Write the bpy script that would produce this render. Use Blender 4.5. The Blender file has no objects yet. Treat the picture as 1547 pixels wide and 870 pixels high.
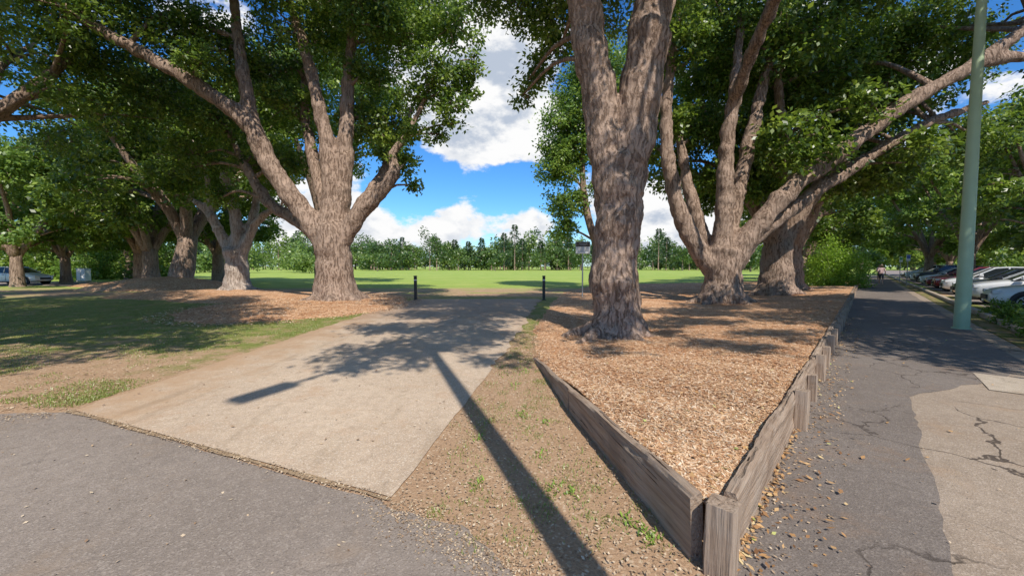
import bpy, math
import numpy as np
from mathutils import Vector, Matrix, noise as mnoise

rng = np.random.default_rng(11)
scene = bpy.context.scene
COL = scene.collection

# ------------------------------------------------------------------ node helpers
class NB:
    def __init__(s, nt): s.nt = nt
    def n(s, t): return s.nt.nodes.new(t)
    def l(s, a, b): s.nt.links.new(a, b)
    def put(s, sock, v):
        if isinstance(v, bpy.types.NodeSocket): s.l(v, sock)
        elif v is not None:
            if isinstance(v, (tuple, list)) and sock.type == 'RGBA' and len(v) == 3: v = (*v, 1)
            sock.default_value = v
    def pos(s): return s.n('ShaderNodeNewGeometry').outputs['Position']
    def obj(s): return s.n('ShaderNodeTexCoord').outputs['Object']
    def scale(s, vec, sc, rot=(0, 0, 0)):
        m = s.n('ShaderNodeMapping'); s.put(m.inputs['Vector'], vec)
        m.inputs['Scale'].default_value = sc; m.inputs['Rotation'].default_value = rot
        return m.outputs[0]
    def noise(s, vec, sc, det=4, rough=.55, dist=0):
        t = s.n('ShaderNodeTexNoise'); s.put(t.inputs['Vector'], vec)
        t.inputs['Scale'].default_value = sc; t.inputs['Detail'].default_value = det
        t.inputs['Roughness'].default_value = rough; t.inputs['Distortion'].default_value = dist
        return t.outputs[0]
    def noisec(s, vec, sc, det=2):
        t = s.n('ShaderNodeTexNoise'); s.put(t.inputs['Vector'], vec)
        t.inputs['Scale'].default_value = sc; t.inputs['Detail'].default_value = det
        return t.outputs[1]
    def vor(s, vec, sc, feat='F1', out=0):
        t = s.n('ShaderNodeTexVoronoi'); t.feature = feat; s.put(t.inputs['Vector'], vec)
        t.inputs['Scale'].default_value = sc
        return t.outputs[out]
    def math(s, op, a, b=0.5, clamp=False):
        m = s.n('ShaderNodeMath'); m.operation = op; m.use_clamp = clamp
        s.put(m.inputs[0], a); s.put(m.inputs[1], b); return m.outputs[0]
    def vm(s, op, a, b):
        m = s.n('ShaderNodeVectorMath'); m.operation = op
        s.put(m.inputs[0], a); s.put(m.inputs[1], b)
        return m.outputs['Value'] if op in ('DISTANCE', 'DOT_PRODUCT', 'LENGTH') else m.outputs[0]
    def mr(s, v, a, b, c=0, d=1, smooth=True):
        m = s.n('ShaderNodeMapRange'); m.interpolation_type = 'SMOOTHSTEP' if smooth else 'LINEAR'
        s.put(m.inputs[0], v)
        for i, x in enumerate((a, b, c, d)): m.inputs[i + 1].default_value = x
        return m.outputs[0]
    def mix(s, f, a, b, mode='MIX'):
        m = s.n('ShaderNodeMix'); m.data_type = 'RGBA'; m.blend_type = mode
        s.put(m.inputs[0], f); s.put(m.inputs[6], a); s.put(m.inputs[7], b); return m.outputs[2]
    def ramp(s, f, stops):
        r = s.n('ShaderNodeValToRGB'); s.put(r.inputs[0], f); e = r.color_ramp.elements
        while len(e) < len(stops): e.new(.5)
        for i, (p, c) in enumerate(stops): e[i].position = p; e[i].color = (*c, 1)
        return r.outputs[0]
    def sep(s, v):
        m = s.n('ShaderNodeSeparateXYZ'); s.put(m.inputs[0], v); return m.outputs
    def attr(s, name):
        a = s.n('ShaderNodeAttribute'); a.attribute_name = name; return a.outputs['Fac']
    def bump(s, h, st=.5, dist=.02, normal=None):
        b = s.n('ShaderNodeBump'); s.put(b.inputs['Height'], h)
        b.inputs['Strength'].default_value = st; b.inputs['Distance'].default_value = dist
        if normal is not None: s.put(b.inputs['Normal'], normal)
        return b.outputs[0]

def newmat(name, rough=.9, spec=.3):
    m = bpy.data.materials.new(name); m.use_nodes = True
    b = m.node_tree.nodes['Principled BSDF']
    b.inputs['Roughness'].default_value = rough
    b.inputs['Specular IOR Level'].default_value = spec
    return m, NB(m.node_tree), b

def simple(name, col, rough=.5, metal=0, spec=.5, var=.15, sc=8):
    m, k, b = newmat(name, rough, spec)
    b.inputs['Metallic'].default_value = metal
    n = k.noise(k.obj(), sc, 4)
    c = k.mix(n, tuple(x * (1 - var) for x in col), tuple(min(1, x * (1 + var)) for x in col))
    k.put(b.inputs['Base Color'], c)
    return m

# ------------------------------------------------------------------ mesh helpers
def link(o, parent=None):
    COL.objects.link(o)
    if parent: o.parent = parent
    return o
def empty(name, loc=(0, 0, 0), rot=0):
    e = bpy.data.objects.new(name, None); e.location = loc; e.rotation_euler[2] = rot
    e.empty_display_size = .3; COL.objects.link(e); return e
def pyobj(name, v, f, mat, parent=None, smooth=False, loc=(0, 0, 0)):
    me = bpy.data.meshes.new(name); me.from_pydata([tuple(map(float, p)) for p in v], [], f)
    for m in (mat if isinstance(mat, (list, tuple)) else [mat]): me.materials.append(m)
    if smooth: me.polygons.foreach_set('use_smooth', [True] * len(me.polygons))
    me.update()
    o = bpy.data.objects.new(name, me); o.location = loc
    return link(o, parent)
def norm(a): return a / np.maximum(np.linalg.norm(a, axis=-1, keepdims=True), 1e-9)
def quads(name, P, D, W, L, Wd, shade, mat, parent=None, mid=.45):
    N = len(P); L = np.asarray(L).reshape(-1, 1) * np.ones((N, 1)); Wd = np.asarray(Wd).reshape(-1, 1) * np.ones((N, 1))
    v = np.empty((N, 4, 3), np.float32)
    v[:, 0] = P; v[:, 1] = P + D * L * mid + W * Wd * .5; v[:, 2] = P + D * L; v[:, 3] = P + D * L * mid - W * Wd * .5
    return rawquads(name, v, shade, mat, parent)
def rects(name, P, D, W, L, Wd, shade, mat, parent=None):
    N = len(P); L = np.asarray(L).reshape(-1, 1); Wd = np.asarray(Wd).reshape(-1, 1)
    v = np.empty((N, 4, 3), np.float32)
    v[:, 0] = P - D * L * .5 - W * Wd * .5; v[:, 1] = P - D * L * .5 + W * Wd * .4
    v[:, 2] = P + D * L * .5 + W * Wd * .5; v[:, 3] = P + D * L * .5 - W * Wd * .3
    return rawquads(name, v, shade, mat, parent)
def rawquads(name, v, shade, mat, parent=None):
    N = len(v)
    me = bpy.data.meshes.new(name)
    me.vertices.add(4 * N); me.vertices.foreach_set('co', v.reshape(-1))
    me.loops.add(4 * N); me.loops.foreach_set('vertex_index', np.arange(4 * N, dtype=np.int32))
    me.polygons.add(N); me.polygons.foreach_set('loop_start', np.arange(N, dtype=np.int32) * 4)
    try: me.polygons.foreach_set('loop_total', np.full(N, 4, dtype=np.int32))
    except Exception: pass
    me.update(calc_edges=True)
    a = me.attributes.new('shade', 'FLOAT', 'FACE'); a.data.foreach_set('value', np.asarray(shade, np.float32))
    me.materials.append(mat)
    return link(bpy.data.objects.new(name, me), parent)

def smoothpath(pts, rad, step=.35):
    pts = [np.array(p, float) for p in pts]; n = len(pts); out = []; ro = []
    for i in range(n - 1):
        p0 = pts[max(i - 1, 0)]; p1 = pts[i]; p2 = pts[i + 1]; p3 = pts[min(i + 2, n - 1)]
        k = max(2, int(np.linalg.norm(p2 - p1) / step))
        for j in range(k):
            t = j / k
            out.append(.5 * ((2 * p1) + (-p0 + p2) * t + (2 * p0 - 5 * p1 + 4 * p2 - p3) * t * t + (-p0 + 3 * p1 - 3 * p2 + p3) * t ** 3))
            ro.append(rad[i] * (1 - t) + rad[i + 1] * t)
    out.append(pts[-1]); ro.append(rad[-1])
    return np.array(out), np.array(ro)
def tube(V, F, pts, rad, seg=8, jit=0.0, rs=rng):
    base = len(V); n = len(pts)
    T = norm(np.gradient(pts, axis=0)); up = np.array([1., 0, 0]) if abs(T[0][0]) < .8 else np.array([0, 1., 0])
    u = norm(np.cross(T[0], up))
    for i in range(n):
        u = norm(u - T[i] * np.dot(u, T[i])); w = np.cross(T[i], u)
        for j in range(seg):
            a = 2 * math.pi * j / seg; r = rad[i] * (1 + jit * (rs.random() - .5))
            V.append(pts[i] + (u * math.cos(a) + w * math.sin(a)) * r)
    for i in range(n - 1):
        for j in range(seg):
            a = base + i * seg + j; b = base + i * seg + (j + 1) % seg
            F.append((a, b, b + seg, a + seg))
    F.append(tuple(base + j for j in range(seg))[::-1]); F.append(tuple(base + (n - 1) * seg + j for j in range(seg)))
def box(V, F, x0, x1, y0, y1, z0, z1):
    b = len(V)
    V += [(x0, y0, z0), (x1, y0, z0), (x1, y1, z0), (x0, y1, z0), (x0, y0, z1), (x1, y0, z1), (x1, y1, z1), (x0, y1, z1)]
    F += [(b, b + 3, b + 2, b + 1), (b + 4, b + 5, b + 6, b + 7), (b, b + 1, b + 5, b + 4), (b + 1, b + 2, b + 6, b + 5), (b + 2, b + 3, b + 7, b + 6), (b + 3, b, b + 4, b + 7)]
def boxobj(name, x0, x1, y0, y1, z0, z1, mat, parent=None, bev=.01, loc=(0, 0, 0)):
    V = []; F = []; box(V, F, x0, x1, y0, y1, z0, z1)
    o = pyobj(name, V, F, mat, parent, loc=loc)
    if bev: md = o.modifiers.new('b', 'BEVEL'); md.width = bev; md.segments = 2
    return o
def tubeobj(name, pts, rad, mat, parent=None, seg=16):
    V = []; F = []; tube(V, F, np.array(pts, float), rad, seg); o = pyobj(name, V, F, mat, parent, True)
    md = o.modifiers.new('e', 'EDGE_SPLIT'); md.split_angle = .7
    return o

# ------------------------------------------------------------------ materials
def leaf_mat(name, dark, mid, bright, trans=.42):
    m = bpy.data.materials.new(name); m.use_nodes = True; k = NB(m.node_tree)
    b = m.node_tree.nodes['Principled BSDF']; out = m.node_tree.nodes['Material Output']
    c = k.ramp(k.attr('shade'), [(0, dark), (.5, mid), (1, bright)])
    k.put(b.inputs['Base Color'], c); b.inputs['Roughness'].default_value = .36; b.inputs['Specular IOR Level'].default_value = .6
    t = k.n('ShaderNodeBsdfTranslucent'); c2 = k.mix(.5, c, (.36, .52, .04)); k.put(t.inputs[0], c2)
    mx = k.n('ShaderNodeMixShader'); mx.inputs[0].default_value = trans
    k.l(b.outputs[0], mx.inputs[1]); k.l(t.outputs[0], mx.inputs[2]); k.l(mx.outputs[0], out.inputs[0])
    return m
LEAF = leaf_mat('camphor_leaves', (.035, .075, .014), (.105, .185, .03), (.34, .44, .075))
LEAF2 = leaf_mat('light_leaves', (.07, .13, .025), (.15, .26, .05), (.34, .46, .09))
LEAFD = leaf_mat('distant_leaves', (.035, .075, .02), (.095, .165, .035), (.24, .33, .08), .2)
LEAFP = leaf_mat('pine_leaves', (.025, .06, .025), (.05, .10, .035), (.10, .16, .055), .1)
GRASSB = leaf_mat('grass_blades', (.32, .27, .11), (.20, .255, .055), (.30, .40, .08), .25)

def bark_mat(name, dark, mid, light):
    m, k, b = newmat(name, .95, .12)
    o = k.obj()
    warp = k.vm('ADD', o, k.vm('MULTIPLY', k.noisec(o, 3.0, 4), (.25, .25, .5)))
    n1 = k.noise(k.scale(warp, (1, 1, .13)), 15, 6, .66)
    n1b = k.noise(k.scale(warp, (1, 1, .35)), 34, 4, .65)
    n2 = k.noise(o, 1.1, 4, .6)
    n3 = k.noise(o, 70, 3, .6)
    cr = k.mr(n1, .38, .54)
    h = k.math('ADD', k.math('MULTIPLY', cr, .75), k.math('MULTIPLY', n1b, .55))
    c = k.ramp(k.math('MULTIPLY', h, .78), [(0.10, dark), (.38, mid), (.95, light)])
    c = k.mix(k.mr(n2, .42, .72), c, k.mix(.45, c, tuple(x * 1.15 for x in light)))
    c = k.mix(k.mr(k.noise(o, 2.6, 4), .56, .74, 0, .4), c, (.14, .105, .085))
    c = k.mix(k.math('MULTIPLY', n3, .25), c, dark)
    k.put(b.inputs['Base Color'], c)
    k.put(b.inputs['Normal'], k.bump(k.math('ADD', h, k.math('MULTIPLY', n3, .2)), .85, .05))
    return m
BARK = bark_mat('bark_brown', (.075, .05, .037), (.30, .205, .15), (.48, .355, .28))
BARKP = bark_mat('bark_pale', (.14, .105, .085), (.40, .31, .25), (.58, .50, .43))

def asphalt(name, c0, c1, stone, crack=.6, tint=(.2, .13, .08), speck=.5, drive=False):
    m, k, b = newmat(name, .9, .2); p = k.pos()
    big = k.noise(p, .6, 5, .6); fine = k.noise(p, 120, 3, .7); med = k.noise(p, 9, 5, .65)
    c = k.mix(k.mr(big, .3, .7), c0, c1)
    c = k.mix(k.mr(med, .35, .7, 0, .4), c, tuple(x * .74 for x in c0))
    sv = k.vor(p, 85, 'F1', 1)
    ss = k.sep(sv)[0]
    c = k.mix(k.mr(ss, .72, .95, 0, speck), c, stone)
    c = k.mix(k.mr(fine, .3, .5, .5, 0), c, (.03, .028, .026))
    c = k.mix(k.mr(k.noise(p, 1.7, 6, .7), .52, .72, 0, .5), c, tint)
    c = k.mix(k.mr(k.noise(p, 5.5, 4, .6), .60, .68, 0, .3), c, tuple(x * .6 for x in c0))
    if drive:
        x, y, z = k.sep(p)[:3]; nn = k.math('MULTIPLY', k.math('SUBTRACT', k.noise(p, 1.6, 6, .7), .5), 2.2)
        e = k.mr(k.math('ADD', k.mr(x, -4.9, -3.2, 1, 0, False), nn), .2, 1.05, 0, .8)
        c = k.mix(e, c, (.44, .285, .17))
        f = k.mr(k.math('ADD', k.mr(y, 6, 14, 0, 1, False), nn), .3, 1.1, 0, .65); c = k.mix(f, c, (.37, .25, .17))
        c = k.mix(k.mr(k.noise(k.scale(p, (2.2, .35, 1)), 1.5, 5), .55, .7, 0, .3), c, (.24, .18, .12))
    wp = k.vm('ADD', p, k.vm('MULTIPLY', k.noisec(p, 2.5, 5), (.5, .5, .5)))
    cr = k.mr(k.vor(wp, .75, 'DISTANCE_TO_EDGE'), .003, .011, 1, 0)
    crm = k.math('MULTIPLY', cr, k.mr(k.noise(p, .5, 2), .40, .52, 0, crack))
    c = k.mix(crm, c, (.04, .03, .026))
    k.put(b.inputs['Base Color'], c)
    h = k.math('SUBTRACT', k.math('ADD', fine, k.math('MULTIPLY', k.vor(p, 85), .8)), k.math('MULTIPLY', crm, 3))
    k.put(b.inputs['Normal'], k.bump(h, .45, .006))
    return m
ASPH = asphalt('asphalt_road', (.26, .215, .182), (.325, .27, .23), (.46, .395, .34), .12, (.30, .22, .155), .4)
ASPHD = asphalt('asphalt_dark', (.185, .155, .136), (.235, .20, .177), (.36, .31, .27), .6, (.26, .175, .12), .35)
ASPHL = asphalt('asphalt_old', (.32, .25, .192), (.40, .32, .25), (.56, .47, .39), .8, (.36, .245, .16), .4)
DRIVE = asphalt('aggregate_concrete', (.51, .39, .285), (.62, .485, .36), (.76, .65, .53), .04, (.47, .30, .185), .5, True)
CONC = asphalt('concrete', (.45, .37, .29), (.53, .45, .36), (.62, .54, .45), .2)

def ground_mat():
    m, k, b = newmat('lawn_and_earth', .95, .15); p = k.pos(); x, y, z = k.sep(p)[:3]
    n1 = k.noise(p, .35, 5, .6); n2 = k.noise(p, 2.2, 6, .7); n3 = k.noise(p, 45, 4, .7)
    near = k.mix(k.mr(n2, .3, .7), (.17, .215, .048), (.34, .32, .11))
    near = k.mix(k.mr(n3, .4, .75, 0, .6), near, (.10, .11, .032))
    near = k.mix(k.mr(k.noise(p, 1.1, 6, .7), .50, .62, 0, .7), near, (.37, .265, .15))
    far = k.mix(k.mr(n1, .3, .7), (.28, .39, .07), (.38, .44, .11))
    far = k.mix(k.mr(k.noise(k.scale(p, (.02, .25, 1)), 1, 3), .45, .65, 0, .5), far, (.23, .36, .065))
    g = k.mix(k.mr(y, 16, 30), near, far)
    d = k.mix(n2, (.36, .225, .135), (.52, .355, .225))
    d = k.mix(k.mr(n3, .45, .7, 0, .6), d, (.2, .12, .075))
    d = k.mix(k.mr(k.sep(k.vor(p, 60, 'F1', 1))[0], .85, .97, 0, .7), d, (.62, .48, .34))
    t = k.math('DIVIDE', k.math('SUBTRACT', 9.8, y), 3.6)
    t = k.math('ADD', t, k.mr(x, -5.2, -4.6, 0, .35))
    t = k.math('ADD', t, k.math('MULTIPLY', k.math('SUBTRACT', n2, .5), 2.8))
    t = k.math('ADD', t, k.math('MULTIPLY', k.math('SUBTRACT', n1, .5), 2.6))
    mk = k.mr(t, .15, 1.0)
    st = k.math('MULTIPLY', k.mr(y, 19, 22), k.mr(y, 26, 31, 1, 0))
    mk2 = k.math('MULTIPLY', st, k.mr(k.noise(k.scale(p, (.3, 1, 1)), 1, 4), .36, .50))
    mk = k.math('MAXIMUM', mk, mk2)
    k.put(b.inputs['Base Color'], k.mix(mk, g, d))
    k.put(b.inputs['Normal'], k.bump(k.math('ADD', n3, n2), .7, .02))
    return m
GROUND = ground_mat()

def mulch_mat():
    m, k, b = newmat('mulch', .95, .1); p = k.pos()
    wp = k.vm('ADD', p, k.vm('MULTIPLY', k.noisec(p, 8, 3), (.08, .08, .08)))
    v = k.vor(k.scale(wp, (1, .35, 1), (0, 0, .6)), 44, 'F1', 1); v2 = k.vor(k.scale(wp, (.35, 1, 1), (0, 0, .2)), 36, 'F1', 1)
    a = k.sep(v)[0]; a2 = k.sep(v2)[1]
    c = k.ramp(k.math('MULTIPLY', k.math('ADD', a, a2), .5), [(.1, (.22, .10, .05)), (.42, (.52, .275, .14)), (.6, (.66, .41, .24)), (.9, (.78, .58, .40))])
    big = k.noise(p, .8, 5)
    c = k.mix(k.mr(big, .42, .7, 0, .6), c, (.40, .19, .09))
    k.put(b.inputs['Base Color'], c)
    k.put(b.inputs['Normal'], k.bump(k.math('ADD', a, a2), .5, .012))
    return m
MULCH = mulch_mat()
def chip_mat(name, stops):
    m, k, b = newmat(name, .85, .2)
    k.put(b.inputs['Base Color'], k.ramp(k.attr('shade'), stops)); return m
CHIP = chip_mat('wood_chips', [(0, (.28, .13, .065)), (.3, (.54, .30, .16)), (.7, (.70, .48, .29)), (1, (.82, .68, .52))])
LITTER = chip_mat('dry_leaves', [(0, (.2, .10, .05)), (.45, (.44, .25, .11)), (.8, (.55, .36, .18)), (.94, (.6, .48, .26)), (1, (.3, .4, .07))])
SPECK = chip_mat('dry_debris', [(0, (.22, .14, .09)), (.5, (.42, .30, .19)), (1, (.62, .5, .36))])
def wood_mat():
    m, k, b = newmat('weathered_timber', .9, .12); o = k.obj()
    g = k.noise(k.scale(o, (.4, 9, 9)), 4, 7, .66, .1); g2 = k.noise(k.scale(o, (.6, 16, 16)), 3, 4, .6)
    c = k.ramp(g, [(.26, (.15, .105, .075)), (.44, (.31, .225, .165)), (.62, (.41, .315, .24)), (.8, (.50, .41, .325))])
    ck = k.mr(k.noise(k.scale(o, (.25, 22, 22)), 2, 3, .5), .31, .35, 1, 0)
    c = k.mix(ck, c, (.04, .027, .02))
    c = k.mix(k.mr(k.noise(o, 3, 4), .45, .7, 0, .5), c, (.38, .32, .265))
    c = k.mix(k.mr(k.noise(o, 1.6, 5), .54, .7, 0, .45), c, (.21, .14, .095))
    k.put(b.inputs['Base Color'], c)
    k.put(b.inputs['Normal'], k.bump(k.math('SUBTRACT', k.math('ADD', g, g2), ck), .8, .014)); return m
WOOD = wood_mat()

# ------------------------------------------------------------------ world: sky with cumulus
SUN_EL = math.radians(48); sh = np.array([.33, -.94])
w = bpy.data.worlds.new('World'); scene.world = w; w.use_nodes = True
k = NB(w.node_tree); bg = w.node_tree.nodes['Background']; bg.inputs[1].default_value = .115
sky = k.n('ShaderNodeTexSky'); sky.sky_type = 'NISHITA'; sky.sun_disc = False
sky.sun_elevation = SUN_EL; sky.sun_rotation = math.atan2(sh[0], sh[1]); sky.dust_density = .3; sky.ozone_density = 3
hs = k.n('ShaderNodeHueSaturation'); hs.inputs['Saturation'].default_value = 1.25; hs.inputs['Value'].default_value = 1.15
k.l(sky.outputs[0], hs.inputs['Color'])
skyc = k.mix(1.0, hs.outputs[0], (.72, 1.05, 1.32), 'MULTIPLY')
d = k.n('ShaderNodeTexCoord').outputs['Generated']
zz = k.sep(d)[2]
dd = k.scale(d, (1, 1, 1.7))
def cl(v): return k.math('ADD', k.noise(v, 3.4, 3, .5, .2), k.math('ADD', k.math('MULTIPLY', k.math('SUBTRACT', k.noise(v, 9, 5, .6), .5), .60), k.math('MULTIPLY', k.math('SUBTRACT', k.noise(v, 30, 6, .65), .5), .20)))
nz = cl(dd)
bumps = None
for (cx, cz, r, a) in [(-.05, .47, .28, .34), (-.13, .36, .20, .28), (.02, .36, .16, .24), (-.16, .12, .16, .26), (.03, .08, .16, .22), (-.42, .10, .25, .25), (.03, .60, .2, .10),
                     (.35, .12, .25, .22), (-.08, .62, .16, .06), (-.02, .225, .12, -.30), (-.24, .22, .15, -.26), (.07, .215, .13, -.26), (-.14, .72, .10, -.25), (.0, .73, .10, -.25)]:
    v = np.array([cx, 1, cz]); v /= np.linalg.norm(v)
    t = k.mr(k.vm('DISTANCE', d, tuple(v)), 0, r, a, 0)
    bumps = t if bumps is None else k.math('ADD', bumps, t)
den = k.math('ADD', nz, bumps)
mask = k.mr(den, .55, .67)
nzu = cl(k.vm('ADD', dd, (-.02, 0, .055)))
shd = k.mr(k.math('SUBTRACT', nzu, nz), -.10, .12)
shd = k.math('MULTIPLY', shd, k.mr(den, .6, .85, .35, 1))
cc = k.mix(shd, (8.6, 8.6, 8.6), (4.4, 5.0, 6.0))
skyf = k.mix(k.mr(zz, 0, .10, .45, 0), skyc, (5.8, 7.0, 8.2))
fin = k.mix(mask, skyf, cc)
k.l(fin, bg.inputs[0])

sun = bpy.data.lights.new('sun', 'SUN'); sun.energy = 5; sun.angle = math.radians(.5); sun.color = (1, .93, .82)
so = bpy.data.objects.new('sun', sun); COL.objects.link(so)
sv = Vector((sh[0] * math.cos(SUN_EL), sh[1] * math.cos(SUN_EL), math.sin(SUN_EL)))
so.rotation_euler = (-sv).to_track_quat('-Z', 'Y').to_euler(); so.location = (0, -10, 30)

# ------------------------------------------------------------------ ground sheets
R_ = 1500
pyobj('ground', [(-R_, -200, 0), (R_, -200, 0), (R_, R_, 0), (-R_, R_, 0)], [(0, 1, 2, 3)], GROUND)
A = np.array([.665, .747]); Pp = np.array([.747, -.665]); C0 = np.array([1.1, 2.0])
def sp(s, p): q = C0 + A * s + Pp * p; return (q[0], q[1])
def wob(a, b, n, amp, seed):
    out = []
    for i in range(n):
        t = i / (n - 1); x = a[0] * (1 - t) + b[0] * t; y = a[1] * (1 - t) + b[1] * t
        q = mnoise.noise_vector(Vector((x * 1.7 + seed, y * 1.7, seed))) * amp + mnoise.noise_vector(Vector((x * 7 + seed, y * 7, seed))) * amp * .4
        out.append((x + q[0], y + q[1]))
    return out
def sheet(name, poly, z, mat): 
    return pyobj(name, [(x, y, z) for x, y in poly], [tuple(range(len(poly)))], mat)
road = [(-60, -12), (60, -60), (3, -1.2)] + wob((.35, 1.0), (.02, 1.95), 5, .03, 1) + wob((-.02, 2.05), (-.25, 2.33), 12, .07, 2) + wob((-.3, 2.36), (-.86, 2.6), 20, .07, 5) + \
    wob((-.9, 2.62), (-4.85, 4.27), 30, .03, 3) + wob((-4.95, 4.28), (-7, 3.9), 20, .16, 4) + wob((-7.2, 3.85), (-14, 2.2), 22, .2, 4) + [(-60, -6)]
sheet('road', road, .004, ASPH)
dl = wob((-4.85, 4.32), (-4.9, 11), 70, .12, 7) + wob((-4.9, 11.1), (-4.75, 19.2), 40, .18, 8)
dr = wob((1.35, 19.2), (.3, 10.5), 40, .2, 9) + wob((.28, 10.3), (-.30, 6.2), 35, .12, 10) + wob((-.31, 6.1), (-.83, 2.66), 40, .018, 11)
sheet('driveway', dl + dr, .012, DRIVE)
e1 = wob((-4.9, 4.27), (-.83, 2.60), 90, .03, 21); e2 = wob((-.83, 2.64), (-4.9, 4.33), 90, .03, 22)
m, kk, b = newmat('grit', .95, .1); p = kk.pos()
kk.put(b.inputs['Base Color'], kk.mix(kk.noise(p, 25, 5, .7), (.20, .14, .09), (.48, .35, .22)))
sheet('gutter_grit', e1 + e2, .016, m)
fp = [sp(-6, -.0), sp(0, .02), sp(90, .02)] + [sp(90, 2.8)] + wob(sp(60, 2.8), sp(9, 2.8), 40, .1, 31) + [sp(8.6, 2.9), sp(8, 3.6), sp(-2, 3.8), sp(-12, 2.5)]
sheet('footpath', fp, .008, ASPHL)
pt = [sp(-2.5, .02)] + [sp(0, .05), sp(60, .05), sp(60, 2.5)] + wob(sp(30, 2.5), sp(7.6, 2.5), 30, .05, 36) + wob(sp(7.4, 2.4), sp(4.6, 1.0), 20, .12, 39) + wob(sp(4.5, .98), sp(-2.5, .86), 50, .07, 33)
sheet('asphalt_patch', pt, .012, ASPHD)
sheet('concrete_slab', wob(sp(5.6, 1.75), sp(6.7, 1.75), 8, .02, 41) + wob(sp(6.7, 3.4), sp(5.6, 3.4), 4, .02, 42), .017, CONC)
sheet('street', [sp(-20, 4.2), sp(200, 3.3), sp(200, 15), sp(-20, 15)], .005, ASPH)
def kerb(name, s0, s1, p):
    V = []; F = []
    for s in (s0, s1):
        for dp, z in ((0, 0), (0, .13), (.03, .15), (.15, .15), (.15, 0)): q = sp(s, p + dp); V.append((q[0], q[1], z))
    F = [(i, i + 1, i + 6, i + 5) for i in range(4)] + [(0, 4, 3, 2, 1), (5, 6, 7, 8, 9)]
    pyobj(name, V, F, CONC)
kerb('kerb', 9, 200, 3.25); kerb('kerb', -20, 200, 15)
m, kk, b = newmat('verge', .95, .1); p = kk.pos()
kk.put(b.inputs['Base Color'], kk.mix(kk.mr(kk.noise(p, 3, 6, .7), .4, .6), (.30, .21, .13), (.13, .16, .04)))
sheet('verge', [sp(9.2, 2.83), sp(90, 2.83), sp(90, 3.24), sp(9.2, 3.24)], .014, m)
sheet('car_park', [(-120, 32), (-36, 32), (-38, 40), (-120, 40)], .006, ASPH)

# mulch bed
def hbed(x, y):
    x = np.asarray(x, float); y = np.asarray(y, float)
    d = -(x - 1.1) * .747 + (y - 2) * .665; s = (x - 1.1) * .665 + (y - 2) * .747
    t = np.clip(d / 4.3, 0, 1); t = t * t * (3 - 2 * t); sd = np.clip(s / 22, 0, 1)
    bump = .02 * np.sin(x * 2.3 + 1) * np.sin(y * 1.9) + .015 * np.sin(x * 5.1 + y * 3.7)
    edge = np.clip(d / .3, 0, 1)
    return .05 + (.25 - .10 * sd) * (1 - t) + bump * edge
XL = ([2, 6.6, 10, 18, 24, 34, 38, 46], [1.08, .42, .50, 1.75, 3, 7, 20, 40.2])
def xl(y): return np.interp(y, *XL)
ys = 2.03 + (np.linspace(0, 1, 110) ** 2) * 43.5
V = []; F = []; NX = 60
for i, y in enumerate(ys):
    x0 = xl(y) + (.0 if y < 6.3 else .3 * mnoise.noise(Vector((y * 1.5, 3, 0)))); x1 = 1.1 + .89 * (y - 2) - .02
    for j in range(NX):
        x = x0 + (x1 - x0) * j / (NX - 1); h = float(hbed(x, y))
        if y > 6.3 and j < 3: h = [-.02, .02, h][j] if j < 2 else h
        V.append((x, y, h))
for i in range(len(ys) - 1):
    for j in range(NX - 1): a = i * NX + j; F.append((a, a + 1, a + 1 + NX, a + NX))
pyobj('mulch_bed', V, F, MULCH, smooth=True)
def mound(cx, cy, rx, ry, h, seed, n=48, rings=10):
    V = [(cx, cy, h)]; F = []
    for r in range(1, rings + 1):
        t = r / rings
        for i in range(n):
            a = 2 * math.pi * i / n; wv = 1 + .16 * mnoise.noise(Vector((math.cos(a) * 1.5 + seed, math.sin(a) * 1.5, seed))) + .07 * mnoise.noise(Vector((math.cos(a) * 6 + seed, math.sin(a) * 6, seed)))
            z = h * (1 - t * t) + .01 + (.04 * mnoise.noise(Vector((t * 5 * math.cos(a), t * 5 * math.sin(a), seed))) if t < 1 else -.02)
            V.append((cx + rx * t * wv * math.cos(a), cy + ry * t * wv * math.sin(a), max(z, .005) if t < 1 else -.01))
    for i in range(n): F.append((0, 1 + i, 1 + (i + 1) % n))
    for r in range(rings - 1):
        for i in range(n):
            a = 1 + r * n + i; b = 1 + r * n + (i + 1) % n; F.append((a, a + n, b + n, b))
    pyobj('mulch_mound', V, F, MULCH, smooth=True)
mound(-8.3, 16.6, 3.9, 5.6, .14, 1); mound(-17, 22.6, 5.5, 3.8, .22, 2); mound(-25.5, 29, 4.8, 4.2, .8, 3); mound(-12.8, 20, 4.5, 2.8, .16, 5)
mound(-32, 33, 4, 3, .3, 6)

def scatter_flat(name, x, y, z, L, Wd, mat, rs, tilt=.35, rect=True):
    N = len(x); a = rs.random(N) * 2 * math.pi
    D = norm(np.stack([np.cos(a), np.sin(a), (rs.random(N) - .5) * 2 * tilt], 1))
    W = norm(np.stack([-np.sin(a), np.cos(a), (rs.random(N) - .5) * 2 * tilt], 1))
    P = np.stack([x, y, z], 1)
    return (rects if rect else quads)(name, P, D, W, L, Wd, rs.random(N), mat)
N = 80000
u = rng.random(N); y = 2.05 * (13 / 2.05) ** (u ** .8); tx = rng.random(N)
x0 = xl(y) - np.where(y > 6.4, rng.random(N) ** 3 * .7, 0); x1 = 1.1 + .89 * (y - 2) - .03
x = x0 + (x1 - x0) * tx
z = np.maximum(hbed(x, y), .015) * np.where(x < xl(y), .2, 1) + .008 + rng.random(N) * .012
scatter_flat('mulch_chips', x, y, z, rng.uniform(.015, .065, N), rng.uniform(.004, .013, N), CHIP, rng, .28)
N = 12000
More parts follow.
